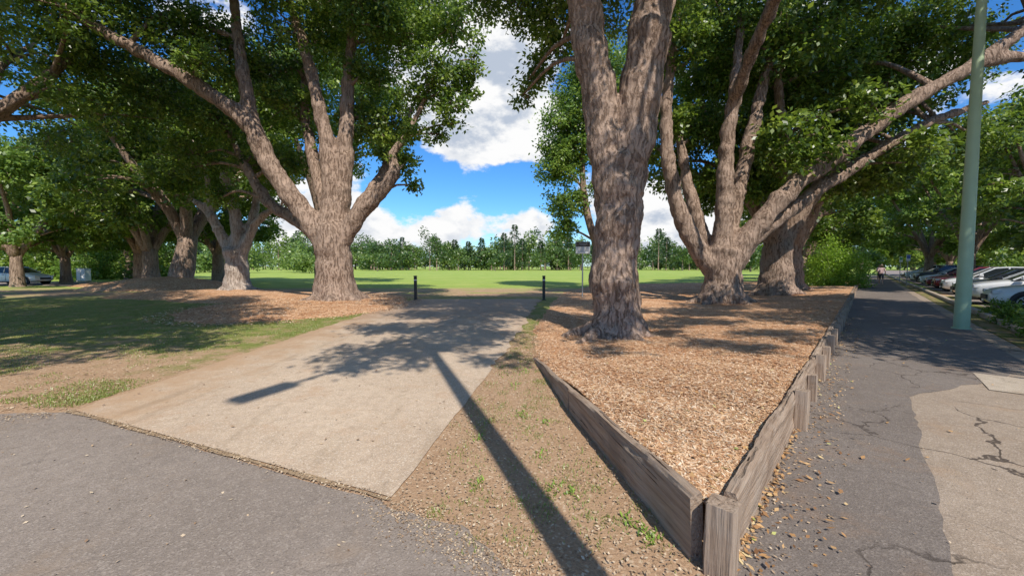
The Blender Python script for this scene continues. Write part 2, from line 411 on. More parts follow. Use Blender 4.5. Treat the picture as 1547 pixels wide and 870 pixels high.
a = rng.random(N) * 6.283; r = np.sqrt(rng.random(N)) * 1.12
x = -8.3 + 3.9 * r * np.cos(a); y = 16.6 + 5.6 * r * np.sin(a)
scatter_flat('mulch_chips', x, y, .14 * np.clip(1 - r * r, 0, 1) + .03, rng.uniform(.04, .12, N), rng.uniform(.01, .025, N), CHIP, rng)
def litter(x, y, z, Lr=(.03, .08), mat=LITTER, wf=1):
    n = len(x); return scatter_flat('leaf_litter', x, y, z, rng.uniform(*Lr, n), rng.uniform(.015, .035, n) * wf, mat, rng, .45, False)
n = 1300; s = rng.random(n) ** 1.2 * 14 - .3; pp = .05 + rng.random(n) ** 4.0 * .42
q = C0 + np.outer(s, A) + np.outer(pp, Pp); litter(q[:, 0], q[:, 1], .018 + rng.random(n) * .02, (.02, .06), LITTER, .85)
n = 1800; s = rng.random(n) * 14 - .3; pp = .05 + rng.random(n) ** 2 * .35
q = C0 + np.outer(s, A) + np.outer(pp, Pp); litter(q[:, 0], q[:, 1], .016 + rng.random(n) * .01, (.01, .03), SPECK, .5)
n = 45; s = rng.uniform(-2, 12, n); pp = rng.uniform(.1, 2.9, n); q = C0 + np.outer(s, A) + np.outer(pp, Pp); litter(q[:, 0], q[:, 1], .022 + rng.random(n) * .004, (.03, .06))
n = 400; s = rng.uniform(-2, 12, n); pp = rng.uniform(.1, 2.9, n); q = C0 + np.outer(s, A) + np.outer(pp, Pp); litter(q[:, 0], q[:, 1], .022 + rng.random(n) * .004, (.008, .022), SPECK, .4)
n = 900; t = rng.random(n); x = -4.9 + 4.05 * t; y = 4.3 - 1.68 * t + rng.normal(0, .025, n); litter(x, y, .020 + rng.random(n) * .004, (.008, .028), SPECK, .5)
n = 500; x = rng.uniform(-8, 0, n); y = rng.uniform(1.5, 4.3, n); kp = y < 4.1 - .41 * (x + 4.85); kp &= x < .2; litter(x[kp], y[kp], np.full(kp.sum(), .012), (.010, .03), SPECK, .6)
n = 1300; t = rng.random(n); x = .1 - .95 * t + rng.normal(0, .12, n); y = 1.95 + .68 * t - np.abs(rng.normal(0, .12, n)) + .05; litter(x, y, .009 + rng.random(n) * .004, (.006, .022), SPECK, .45)
n = 900; t = rng.random(n) ** 1.5; x = -4.95 - t * 6 + rng.normal(0, .1, n); y = 4.25 - t * .9 - np.abs(rng.normal(0, .12, n)); litter(x, y, .009 + rng.random(n) * .004, (.01, .035), SPECK, .5)
n = 700; x = rng.uniform(-4.8, 0, n); y = rng.uniform(3, 18, n); kp = y > 2.7 - .41 * (x + .82); litter(x[kp], y[kp], np.full(kp.sum(), .02), (.012, .05), SPECK, .8)
n = 3800; y = 1.9 * (9 / 1.9) ** rng.random(n); xa = np.interp(y, [1.9, 2.66, 6.2, 9], [.1, -.8, -.28, .2]); xb = np.interp(y, [1.9, 6.6, 9], [1.05, .4, .5]); x = xa + (xb - xa) * rng.random(n)
litter(x, y, .01 + rng.random(n) * .008, (.008, .032), SPECK, .55)
n = 3000; y = rng.uniform(4.3, 11, n); x = -5 - rng.random(n) * (y * 1.3 - 4.5).clip(.1); litter(x, y, .01 + rng.random(n) * .01, (.015, .05), SPECK, .8)
n = 500; y = 2.2 * (10 / 2.2) ** rng.random(n); x = xl(y) + (1.1 + .89 * (y - 2) - xl(y)) * rng.random(n); litter(x, y, hbed(x, y) + .02, (.03, .07))

def blades(name, x, y, H, mat=GRASSB, z=0):
    n = len(x); a = rng.random(n) * 6.283; ln = rng.uniform(.1, .9, n)
    D = norm(np.stack([np.cos(a) * ln, np.sin(a) * ln, np.ones(n)], 1)); W = np.stack([-np.sin(a), np.cos(a), np.zeros(n)], 1)
    quads(name, np.stack([x, y, np.full(n, z)], 1), D, W, H, H * .16 + .002, rng.random(n), mat, mid=.3)
N = 150000
y = 4.4 * (19 / 4.4) ** rng.random(N); x = -4.95 - rng.random(N) ** 1.1 * (y * 1.35 - 4.3).clip(.1)
nzv = np.array([mnoise.noise(Vector((a * .9, b * .9, 0))) + .7 * mnoise.noise(Vector((a * 2.7, b * 2.7, 3))) for a, b in zip(x, y)])
dens = np.clip((y - 6.8) / 5.0, 0.0, .9) + nzv * .95
inm = ((x + 8.3) / 3.9) ** 2 + ((y - 16.6) / 5.6) ** 2 < 1
kp = (rng.random(N) < dens) & ~inm
blades('lawn_grass', x[kp], y[kp], rng.uniform(.012, .042, kp.sum()))
X = []; Y = []; H = []
for i in range(190):
    cy = 2.15 * (9.5 / 2.15) ** rng.random(); xa = np.interp(cy, [1.9, 2.66, 6.2, 9], [.1, -.8, -.28, .2]); xb = np.interp(cy, [1.9, 6.6, 9], [1.02, .38, .45])
    cx = xa + .04 + (xb - xa - .06) * rng.random(); c = int(rng.integers(10, 70)); rr = rng.uniform(.03, .13)
    X += list(cx + rng.normal(0, rr, c) * .7); Y += list(cy + rng.normal(0, rr, c)); H += list(rng.uniform(.010, .035, c))
blades('grass_tufts', np.array(X), np.array(Y), np.array(H))
PX = []; 
for (cx, cy, c, rr) in [(.80, 2.27, 60, .05), (.74, 2.42, 26, .04), (.3, 2.75, 22, .05), (.42, 2.7, 26, .05), (-.25, 2.85, 20, .04), (.25, 3.3, 18, .05), (.1, 4.2, 20, .06), (.35, 4.0, 20, .05), (.05, 5.2, 24, .09), (.2, 5.9, 30, .1), (-.3, 3.6, 14, .04), (-.1, 5.8, 30, .12), (.3, 6.6, 30, .12)]:
    for j in range(c): PX.append((cx + rng.normal(0, rr * .6), cy + rng.normal(0, rr)))
PX = np.array(PX); n = len(PX); a = rng.random(n) * 6.283; D = norm(np.stack([np.cos(a), np.sin(a), rng.uniform(.2, 1.3, n)], 1)); W = norm(np.cross(D, [0, 0, 1.]))
WEED = leaf_mat('weed_leaves', (.14, .22, .04), (.24, .38, .06), (.36, .50, .09), .3)
quads('weeds', np.column_stack([PX, np.full(n, .004)]), D, W, rng.uniform(.02, .05, n), .016, rng.random(n), WEED)

# ------------------------------------------------------------------ timber edging
def board(parent, p0, p1, zt0, zt1, zb0, zb1, th, seed, name='board'):
    p0 = np.array(p0); p1 = np.array(p1); L = np.linalg.norm(p1 - p0); n = max(6, int(L / .06)); V = []; F = []
    ring = [(-.5, 0), (-.5, .2), (-.5, .4), (-.5, .6), (-.5, .8), (-.5, .93), (-.38, 1), (0, 1), (.38, 1), (.5, .93), (.5, .8), (.5, .6), (.5, .4), (.5, .2), (.5, 0)]
    m_ = len(ring)
    for i in range(n + 1):
        t = i / n; zt = zt0 + (zt1 - zt0) * t; zb = zb0 + (zb1 - zb0) * t; sag = .012 * math.sin(t * 9 + seed) * math.sin(math.pi * t)
        for (a_, b_) in ring:
            q = mnoise.noise(Vector((t * L * 1.2, b_ * 11 + seed, a_ * 3))) * .016 + mnoise.noise(Vector((t * L * 9, b_ * 4 + seed, a_ * 5))) * .008
            V.append((t * L, a_ * th + q, zb + (zt - zb) * b_ + (q * 1.3 + sag if b_ > .9 else 0)))
    for i in range(n):
        for j in range(m_ - 1): a = i * m_ + j; F.append((a, a + m_, a + m_ + 1, a + 1))
    F.append(tuple(range(m_))); F.append(tuple(n * m_ + j for j in range(m_))[::-1])
    o = pyobj(name, V, F, WOOD, parent); o.location = (p0[0], p0[1], 0); d = p1 - p0; o.rotation_euler[2] = math.atan2(d[1], d[0]); return o
def post(parent, x, y, w, zt, seed, rot):
    V = []; F = []; n = 8
    for i in range(n + 1):
        z = -.1 + (zt + .1) * i / n
        for j, (a_, b_) in enumerate([(-.5, -.42), (-.42, -.5), (.42, -.5), (.5, -.42), (.5, .42), (.42, .5), (-.42, .5), (-.5, .42)]):
            q = mnoise.noise(Vector((z * 5, j * 2.1 + seed, 0))) * .008; V.append((z + (q * 1.5 if i == n else 0), a_ * w + q, b_ * w + q))
    for i in range(n):
        for j in range(8): a = i * 8 + j; b_ = i * 8 + (j + 1) % 8; F.append((a, b_, b_ + 8, a + 8))
    F.append(tuple(n * 8 + j for j in range(8))); F.append(tuple(range(8))[::-1])
    o = pyobj('post', V, F, WOOD, parent)
    tl = .05 * math.sin(seed * 2.3)
    o.matrix_world = Matrix.Translation((x, y, 0)) @ Matrix.Rotation(rot, 4, 'Z') @ Matrix.Rotation(-math.pi / 2 + tl, 4, 'Y')
ed = empty('timber_edging')
board(ed, (1.0, 2.08), (.66, 4.3), .375, .25, -.05, -.05, .075, 1); board(ed, (.655, 4.33), (.40, 6.7), .245, .045, -.05, -.08, .07, 2)
post(ed, 1.09, 1.99, .14, .375, 3, math.atan2(A[1], A[0]))
ss = [.12, 2.5, 4.7, 6.9, 9.1, 11.3, 13.6, 16, 18.4, 20.8, 23.2, 25.6, 28, 31, 34, 37, 40, 43, 46]
for i in range(len(ss) - 1):
    hz = .375 - .13 * min(ss[i] / 20, 1); hz2 = .375 - .13 * min(ss[i + 1] / 20, 1) + rng.uniform(-.02, .01)
    if i: hz += rng.uniform(-.02, .015)
    board(ed, sp(ss[i] + .01, 0), sp(ss[i + 1] - .01, 0), hz, hz2, -.04, -.04, .07, 10 + i)
    if i:
        post(ed, *sp(ss[i] - .0, .085), .11, hz + rng.uniform(.0, .06), i * 3.3, math.atan2(A[1], A[0]))
        if i % 2: post(ed, *sp(ss[i] + .22, .085), .10, hz + rng.uniform(-.04, .03), i * 5.3, math.atan2(A[1], A[0]))
    if i and i < 12: post(ed, *sp((ss[i] + ss[i + 1]) / 2, .085), .10, hz + rng.uniform(-.03, .04), i * 7.3, math.atan2(A[1], A[0]))

# ------------------------------------------------------------------ trees
def build_tree(name, base, thick, blobs, N, L, leaf=LEAF, bark=BARK, voxel=.07, seed=1, branch=True, roots=True, perclump=42, ridge=False):
    N = int(N * .85); L = L * 1.15
    rs = np.random.default_rng(seed); root = empty(name, base)
    V = []; F = []; samples = []; srad = []
    for pts, rad in thick:
        p, r = smoothpath(pts, rad, .3 if voxel else .8)
        r = r * (1 + .10 * (rs.random(len(r)) - .5)); wv = rs.normal(0, .05, p.shape); wv[0] = 0
        if voxel: p = p + wv * np.minimum(r[:, None] * 1.2, .5)
        tube(V, F, p, r, 14 if voxel else 9, .08, rs); samples.append(p); srad.append(r)
    if roots:
        r0 = thick[0][1][1]
        for i in range(7):
            a = i * .9 + rs.random() * .5; l = r0 * rs.uniform(1.5, 2.3)
            p, r = smoothpath([(r0 * .5 * math.cos(a), r0 * .5 * math.sin(a), r0 * .9), (r0 * .9 * math.cos(a), r0 * .9 * math.sin(a), r0 * .25), (l * math.cos(a + .1), l * math.sin(a + .1), -.04 - .1 * r0)],
                              [r0 * .32, r0 * .26, r0 * .10], .12)
            tube(V, F, p, r, 8, .1, rs)
    t = pyobj('trunk', V, F, bark, root, True)
    if voxel:
        md = t.modifiers.new('r', 'REMESH'); md.mode = 'VOXEL'; md.voxel_size = voxel; md.use_smooth_shade = True
        sm = t.modifiers.new('s', 'SMOOTH'); sm.factor = .6; sm.iterations = 4
        tx = bpy.data.textures.get('lumps') or bpy.data.textures.new('lumps', 'CLOUDS'); tx.noise_scale = .45; tx.noise_depth = 3
        dm = t.modifiers.new('d', 'DISPLACE'); dm.texture = tx; dm.strength = .17; dm.mid_level = .5; dm.texture_coords = 'LOCAL'
        if ridge:
            ax = bpy.data.objects.new('bark_axis', None); ax.scale = (1, 1, 5); link(ax, root)
            t2 = bpy.data.textures.get('ridges') or bpy.data.textures.new('ridges', 'CLOUDS'); t2.noise_scale = .10; t2.noise_depth = 2
            d2 = t.modifiers.new('d2', 'DISPLACE'); d2.texture = t2; d2.strength = .06; d2.mid_level = .5; d2.texture_coords = 'OBJECT'; d2.texture_coords_object = ax
    S = np.concatenate(samples); SR = np.concatenate(srad)
    V = []; F = []
    tot = sum(b[3] ** 2.1 for b in blobs); PL = []; DL = []; SH = []
    for (cx, cy, cz, r) in blobs:
        c = np.array([cx, cy, cz])
        if branch:
            for q in range(2 if r > 1.3 else 1):
                tgt = c + rs.normal(0, .25, 3) * r
                dist = np.linalg.norm(S - tgt, axis=1) + np.where(S[:, 2] > tgt[2] - .3, 4, 0) + np.where(S[:, 2] < 2.2, 5, 0)
                j = int(np.argmin(dist)); st = S[j]; rr = min(SR[j] * .5, .05 + .05 * r)
                mid = (st + tgt) / 2 + np.array([0, 0, .12 * np.linalg.norm(tgt - st)]) + rs.normal(0, .12, 3) * r
                p, ra = smoothpath([st, mid, tgt], [rr, rr * .65, .03], .5); tube(V, F, p, ra, 6, .1, rs)
        m_ = max(3, int(N * r ** 2.1 / tot / perclump))
        dirs = norm(rs.normal(0, 1, (m_, 3))); rad = r * (rs.random(m_) ** .42) * np.where(rs.random(m_) < .12, 1.28, 1)
        cc_ = c + dirs * rad[:, None] * np.array([1, 1, .78])
        if branch:
            for q in range(0, m_, 3 if r < 1.5 else 5):
                e = cc_[q]; mid = (c + e) / 2 + rs.normal(0, .1, 3); p, ra = smoothpath([c * .75 + e * .25, mid, e], [.03, .018, .008], .6); tube(V, F, p, ra, 4, 0, rs)
        cr = (.11 * r + .18) * rs.uniform(.6, 1.35, m_) * (1 if L < .2 else 1.3)
        idx = np.repeat(np.arange(m_), perclump)
        off = rs.normal(0, .55, (len(idx), 3)) * cr[idx][:, None] * np.array([1, 1, .6])
        P = cc_[idx] + off
        D = norm(norm(off) * .7 + rs.normal(0, .6, P.shape) + np.array([0, 0, -.35])); PL.append(P); DL.append(D)
        SH.append(np.clip(.48 + rs.normal(0, .2, m_)[idx] + rs.normal(0, .2, len(idx)), 0, 1))
    if V: pyobj('branches', V, F, bark, root, True)
    P = np.concatenate(PL); D = np.concatenate(DL); s_ = np.concatenate(SH)
    nn = norm(rs.normal(0, .6, P.shape) + np.array([0.12, -.45, .75])); W = norm(np.cross(D, nn))
    Ls = L * rs.uniform(.6, 1.3, len(P))
    quads('foliage', P, D, W, Ls, Ls * .58, s_, leaf, root)
    return root

def generic(name, x, y, H, R, r, hf, seed, N, L, leaf=LEAF, bark=BARK, nl=5, z=0, voxel=0, low=.0, lean=(0, 0)):
    rs = np.random.default_rng(seed); lx, ly = lean
    th = [([(0, 0, -.2), (0, 0, .3), (lx * .5, ly * .5, hf * .5), (lx, ly, hf)], [r * 1.35, r * 1.1, r * .9, r * .8])]
    bl = []
    for i in range(nl):
        a = i * 6.283 / nl + rs.random() * .9; c, s = math.cos(a), math.sin(a); k1 = rs.uniform(.8, 1.15); g = H - hf
        th.append(([(lx * .8, ly * .8, hf * .8), (lx + .15 * R * c, ly + .15 * R * s, hf + .15 * g), (lx + .38 * R * c * k1, ly + .38 * R * s, hf + .38 * g), (lx + .6 * R * c, ly + .6 * R * s * k1, hf + .62 * g), (lx + .72 * R * c, ly + .72 * R * s, hf + .82 * g)],
                   [r * .55, r * .48, r * .36, r * .22, r * .1]))
        bl += [(lx + .7 * R * c, ly + .7 * R * s, hf + .75 * g, .3 * R), (lx + .75 * R * c * k1, ly + .75 * R * s, hf + (.4 - low) * g, .26 * R), (lx + .35 * R * c, ly + .35 * R * s, hf + .9 * g, .3 * R)]
    for i in range(9):
        a = rs.random() * 6.283; q = rs.uniform(.3, 1); bl.append((lx + R * q * math.cos(a), ly + R * q * math.sin(a), hf + (H - hf) * rs.uniform(.25 - low, .85), R * rs.uniform(.14, .24)))
    return build_tree(name, (x, y, z), th, bl, N, L, leaf, bark, voxel, seed, True, voxel > 0)

CT = 'camphor_laurel_tree'
T1 = [([(0, 0, -.2), (-.05, 0, .35), (-.05, 0, 1.6), (-.1, 0, 2.5), (-.15, 0, 3.4)], [1.2, .92, .76, .76, .6]),
      ([(-.35, 0, 2.6), (-1.5, -.2, 4.2), (-2.4, -.4, 5.6), (-3.1, -.6, 7.3), (-3.9, -.8, 8.1), (-6, -1, 9.5), (-9, -1.2, 11.2), (-11.3, -1.5, 13)], [.56, .44, .40, .38, .32, .27, .22, .15]),
      ([(-3.0, -.6, 7.0), (-3.6, -.4, 10.1), (-4.1, 0, 13.5)], [.33, .25, .14]),
      ([(-.2, 0, 3.0), (-.2, .2, 4.9), (-.5, .3, 7.5), (-1.1, .3, 10.4), (-2, .3, 13.4)], [.50, .42, .31, .25, .15]),
      ([(.1, .2, 3.0), (.3, .4, 6), (.5, .6, 9.8), (.8, .8, 13.4)], [.48, .38, .27, .15]),
      ([(.35, 0, 2.8), (1.1, -.1, 3.8), (2, -.2, 4.6), (2.75, -.2, 5.6), (2.6, 0, 6.4), (3.4, 0, 7.5), (4.5, 0, 9.8)], [.44, .36, .29, .25, .19, .14, .07]),
      ([(-.4, .3, 2.6), (-2, 1, 3.6), (-3.7, 1.5, 4.5), (-5.2, 2, 6.5), (-6.3, 2.4, 8.4)], [.42, .34, .26, .2, .1]),
      ([(0, .5, 3.0), (1.3, 2.5, 6), (2.5, 4, 10)], [.4, .3, .15]),
      ([(-.2, .3, 3.2), (-1.4, 1.2, 6.2), (-2.0, 1.6, 9.0), (-1.9, 2, 12)], [.36, .28, .2, .1])]
B1 = [(4.6, 0, 9.8, 1.3), (3.4, .4, 9.0, .9), (2.8, .5, 11.8, 1.7), (5.2, -.3, 8.2, .9), (5.3, 0, 11.9, 1.3), (6.1, -.2, 10, .7), (5.9, 0, 8.9, .5), (3, .3, 6.2, .7), (4.5, 0, 7.3, .55), (2.2, 1, 8.0, 1.1), (3.7, -1, 7.0, .6), (3.4, 0, 5.1, .45), (1.6, .6, 10.2, 1.1), (.6, 1.8, 8.6, 1.4), (1.3, -1, 13, 2.2), (-1.5, 1, 12, 2.0),
      (-.8, 2.4, 7.2, 1.1), (-2.4, 1.4, 9, 1.4), (-4.7, 1, 11, 2.0), (-6.5, 0, 11.8, 1.9), (-6.5, 2.4, 8.7, 1.7), (-5, 3, 6.6, 1.2), (-9, -1, 12.9, 2.2), (-11.5, -1.5, 14, 2.4), (-9, 2, 9.8, 1.8), (-8.3, 3, 7, 1.4),
      (-3, -2, 14, 2.3), (-6, -2, 14.5, 2.5), (0, 3, 14, 2.8), (3, 2, 14.5, 2.6), (-3.4, 3, 6.8, 1.1), (-11.5, 1, 10.8, 1.9), (-2, -4, 13.5, 1.8), (2.5, -3, 14.2, 1.6), (1.5, 3.5, 7.0, .9), (-8, 4, 5.4, 1.0), (-3.5, 3.5, 11, 2.0), (-4.5, -1.5, 9.6, .8)]
build_tree(CT, (-7.8, 17.6, .05), T1, B1, 175000, .155, voxel=.08, seed=1)
T2 = [([(0, 0, -.15), (0, 0, .2), (-.03, 0, .8), (-.08, 0, 1.6), (-.03, 0, 2.4), (-.0, 0, 3.2), (-.02, 0, 3.9)], [.80, .60, .52, .49, .49, .52, .50]),
      ([(-.12, 0, 3.0), (-.38, 0, 4.6), (-.62, 0, 6.0), (-.9, 0, 7.5), (-1.4, 0, 9.5), (-2.2, -.5, 12)], [.40, .37, .36, .33, .25, .12]),
      ([(.12, 0, 3.0), (.33, 0, 4.5), (.52, 0, 6.0), (.75, 0, 7.5), (1.2, 0, 9.5), (2, .5, 12)], [.46, .44, .44, .42, .3, .14]),
      ([(-.8, 0, 7), (-1.2, 1.6, 8.6), (-1.8, 3, 9.6)], [.2, .13, .07]),
      ([(-.9, 0, 7.6), (-.7, -2.5, 9.4), (-.9, -6, 10.2), (-1.6, -9, 10)], [.26, .2, .13, .05]),  # two forward limbs above the view, added to carry shade-casting foliage
      ([(.8, 0, 7.6), (1.6, -2.5, 9.6), (2.4, -5.5, 10.4), (2.9, -8, 10.2)], [.24, .18, .11, .05])]
B2 = [(-3.1, 3.3, 9.6, 1.0), (-2.1, 3.3, 9.3, 1.1), (-1.0, 3.3, 8.8, 1.1), (-1.7, 3.3, 7.1, .6), (-1.2, 3.3, 7.8, .8), (-2.0, 3.3, 6.5, .4), (0, 3.6, 9.2, 1.1),
      (0, 0, 11, 3), (-3, -1, 11, 2.2), (3, -1, 11.5, 2.2), (0, -3.5, 11, 1.7), (2.5, 3, 11, 2.4), (-4, 2, 12, 2.0),
      (-1.7, -9.9, 9.8, 1.1), (-.8, -9.2, 9.8, .9), (-.9, -7.4, 10.2, 1.3), (-2.4, -7.6, 10.4, 1.0), (.2, -8.4, 10, .8), (-.3, -5.5, 10.6, 1.4), (-2, -4.5, 10.5, 1.3), (.3, -10.4, 9.6, .5), (2.9, -8.6, 10, .8), (2.6, -6.4, 10.4, 1.2), (4.2, -7, 10.3, .9),  # unseen leaf blobs from here on, placed to shade the driveway and bed
      (4.4, -10.4, 10, .75), (2.4, -10.2, 9.9, .5), (5.8, -9.6, 10.2, .85), (4.0, -8.6, 10.2, .6)]
build_tree(CT, (2.35, 8.8, .10), T2, B2, 110000, .12, voxel=.036, seed=2, ridge=True)
T3 = [([(0, 0, -.2), (0, 0, .3), (0, 0, 1.2), (0, 0, 2.2)], [1.1, .86, .74, .72]),
      ([(-.4, 0, 1.4), (-1.3, 0, 2.6), (-2, 0, 4.2), (-2.5, 0, 6.5), (-2.5, 0, 9), (-2.1, 0, 12)], [.46, .40, .34, .28, .22, .12]),
      ([(-.1, 0, 1.7), (0, 0, 3.6), (0, 0, 6.2), (.25, 0, 8.7), (.85, .5, 13)], [.46, .38, .31, .24, .12]),
      ([(.3, 0, 1.6), (1.15, -.2, 3.0), (2.6, -.3, 4.7), (4.5, -.4, 6.2), (6.8, -.6, 8.0), (9.6, -.9, 9.7), (12.7, -1.2, 12.2)], [.52, .43, .37, .34, .30, .25, .15]),
      ([(9.0, -.8, 9.4), (10.8, -1.0, 9.7), (13.4, -1.4, 9.5)], [.24, .20, .16]),
      ([(.5, .3, 1.5), (1.7, .4, 2.9), (3.7, .5, 4.4), (6, .6, 5.9), (8.8, .6, 7.6), (11.6, .6, 8.6)], [.44, .37, .30, .26, .2, .1]),
      ([(.2, .3, 1.8), (1.1, .6, 5.9), (2, .8, 9.6), (2.8, 1, 13)], [.40, .31, .22, .1]),
      ([(-.3, .4, 1.8), (-1.0, 1.2, 5), (-1.4, 2, 9)], [.34, .26, .12]),
      ([(.2, 0, 8.2), (-.2, -3.5, 10.6), (-.8, -9, 11.4), (-1, -14, 11)], [.26, .22, .15, .05]),  # two forward limbs, mostly out of view, added to hold shade-casting foliage
      ([(0, -5, 10.8), (2, -9, 11.4), (3.2, -13, 11)], [.15, .11, .04])]
B3 = [(-2, 1, 8, 1.1), (-2.4, 0, 11, 1.7), (0, 2.8, 8, 1.6), (1.5, 2, 11, 2.1), (-.5, 1, 13, 2.3), (2.5, 2.8, 8, 1.5), (4.5, 2.6, 9.6, 1.7), (5, -1, 12.8, 1.9), (7.5, 2.8, 11, 1.8), (9, 4, 9.2, 1.5), (10, 2.2, 12.6, 2.0),
      (12.5, 2.4, 11.6, 1.7), (12, -2, 14.2, 2.0), (7, 4, 7.8, 1.3), (4, 4.4, 6.6, 1.3), (13.8, 3, 8.0, 1.5), (-3, 1, 6.6, .7), (8, -2, 14.6, 2.1), (1, -2, 14, 1.8), (5, -3, 14.6, 2.0), (1.2, 3, 5.8, 1.0), (9.5, 5, 6.8, 1.3), (-3.4, 1, 9.5, 1.0),
      (-2, -12, 11, 1.3), (.5, -13, 11, 1.2), (2, -11, 11, 1.4), (-1, -15.2, 10.6, .9), (-3, -9.5, 11.3, 1.2), (3.4, -15, 10.6, 1.1), (4.4, -12.5, 11, 1.3)]  # unseen leaf blobs added to dapple the mulch bed and path with shade
build_tree(CT, (9.0, 17.0, .08), T3, B3, 165000, .155, voxel=.08, seed=3)
build_tree(CT, (6.1, 28, .1), [([(0, 0, -.2), (0, 0, .3), (0, 0, 3)], [.7, .55, .42]), ([(0, 0, 2.6), (-.8, 0, 5), (-1.2, 0, 8), (-1, 0, 13)], [.3, .26, .2, .08]), ([(0, 0, 2.7), (.5, 0, 7), (.6, 0, 12)], [.3, .22, .08])],
           [(-2.4, 0, 11.2, 1.8), (-2.9, 0, 8.4, 1.6), (-2.3, 0, 5.8, 1.3), (-1.2, 0, 13.2, 2), (-2.5, 0, 4.2, .9), (.9, 0, 12, 2.2), (1.4, 1, 9, 1.6), (.3, 0, 7, 1.2), (-1.2, 0, 9.5, 1.5), (0, 0, 15, 2.3), (-2.9, 0, 9.8, 1.2)], 50000, .19, LEAF2, voxel=0, seed=4, roots=False)
generic(CT, 14.1, 21.2, 14, 6.5, .85, 2.6, 21, 56000, .21, voxel=.1, z=.1, low=.05)
generic(CT, 18.0, 25.6, 14, 6.0, .7, 2.6, 22, 42000, .23, voxel=.12, z=.1, low=.08)
generic(CT, 25.0, 35.5, 13, 6.0, .6, 2.8, 23, 28000, .28, low=.1)
generic(CT, 33.0, 45.0, 13, 6.5, .6, 2.8, 24, 24000, .33, low=.1)
generic(CT, 46.0, 60.0, 13, 8, .6, 2.8, 25, 18000, .47, low=.15)
# street side
generic('street_tree', 16.9, 7.6, 12.5, 4.9, .35, 4.0, 31, 42000, .16)
generic('street_tree', 17.0, 1.6, 13, 7.5, .4, 4.5, 30, 60000, .16)
generic('street_tree', 29, 21.0, 11, 4.5, .3, 3.2, 32, 24000, .23, low=.1)
generic('street_tree', 38, 33, 12, 5.5, .35, 3.0, 33, 22000, .28, LEAF2, low=.1)
generic('street_tree', 37, 22, 13, 6.5, .4, 2.5, 34, 24000, .3, low=.2)
generic('street_tree', 50, 33, 14, 8, .4, 2.5, 35, 22000, .38, LEAF2, low=.2)
generic('street_tree', 55, 50, 14, 8, .4, 2.5, 36, 20000, .44, low=.2)
generic('street_tree', 44, 42, 12, 5.5, .4, 2.8, 37, 20000, .33, LEAF2, low=.2)
generic('street_tree', 70, 66, 14, 10, .4, 2.0, 38, 18000, .58, low=.25)
# left group
T7 = [([(0, 0, -.2), (0, 0, .3), (0, 0, 1.4), (-.1, 0, 2.4)], [.85, .70, .62, .58]),
      ([(-.2, 0, 1.8), (-.9, 0, 3.3), (-1.6, 0, 4.6), (-2.4, 0, 5.3)], [.36, .3, .24, .16]),
      ([(0, 0, 2), (-.1, .2, 4.2), (-.7, .3, 6.6), (-.6, .5, 10)], [.4, .32, .24, .1]),
      ([(.2, 0, 1.8), (.9, 0, 3.5), (1.8, .1, 4.6), (2.6, .2, 5.0)], [.34, .26, .2, .14]), ([(.1, .2, 2), (.8, .6, 5), (1, 1, 9)], [.32, .24, .1]),
      ([(-1.5, 0, 4.4), (-1.8, .3, 6.5), (-2.6, .3, 9)], [.2, .15, .07])]
B7 = [(-.5, 1, 9, 1.9), (1.5, 1, 8.5, 1.6), (-2.7, .8, 9.5, 1.9), (0, 2, 12, 2.5), (-2.5, 1.5, 7.2, 1.1), (2.7, 2, 11, 2), (-4, 1, 12, 2), (1, 2.5, 7, 1.0), (2.6, .4, 6.5, .6)]
build_tree(CT, (-16.3, 23.6, .15), T7, B7, 36000, .2, bark=BARKP, voxel=.09, seed=7)
generic(CT, -25, 30, 14, 7, .75, 3.4, 41, 36000, .26, z=.5, lean=(.7, 0), low=.1)
generic(CT, -30, 33, 13, 6.5, .6, 3.0, 42, 30000, .28, low=.15)
generic(CT, -34.5, 37, 13, 6.5, .6, 3.0, 43, 26000, .3, low=.15)
generic(CT, -29.5, 40, 13, 6.5, .6, 3.0, 44, 24000, .3, low=.15)
generic(CT, -46, 48, 13, 8, .6, 3.0, 45, 22000, .4, low=.15)
generic(CT, -16.2, 34, 19, 7, .6, 6.5, 53, 30000, .26)
generic('shade_tree', -38, 30.5, 10.5, 5.5, .4, 2.6, 46, 34000, .24, LEAF2, low=.22)
generic('shade_tree', -41, 36.5, 11, 6, .4, 2.6, 52, 28000, .28, LEAF2, low=.22)
generic(CT, -15.5, 3.5, 14.5, 7.5, .7, 4.5, 48, 85000, .14, lean=(1, 1.5))
generic(CT, -24, 13.5, 14.5, 7.5, .7, 4.5, 47, 52000, .18, LEAF, lean=(1, 1.5))
generic(CT, -9.5, 2.2, 13.5, 6.0, .55, 5.0, 54, 65000, .13, LEAF, lean=(-.5, .5))
generic('shade_tree', -60, 52, 12, 8, .5, 2.6, 49, 20000, .45, LEAF2, low=.2)
generic('shade_tree', -75, 58, 12, 9, .5, 2.6, 50, 20000, .47, LEAF2, low=.25)

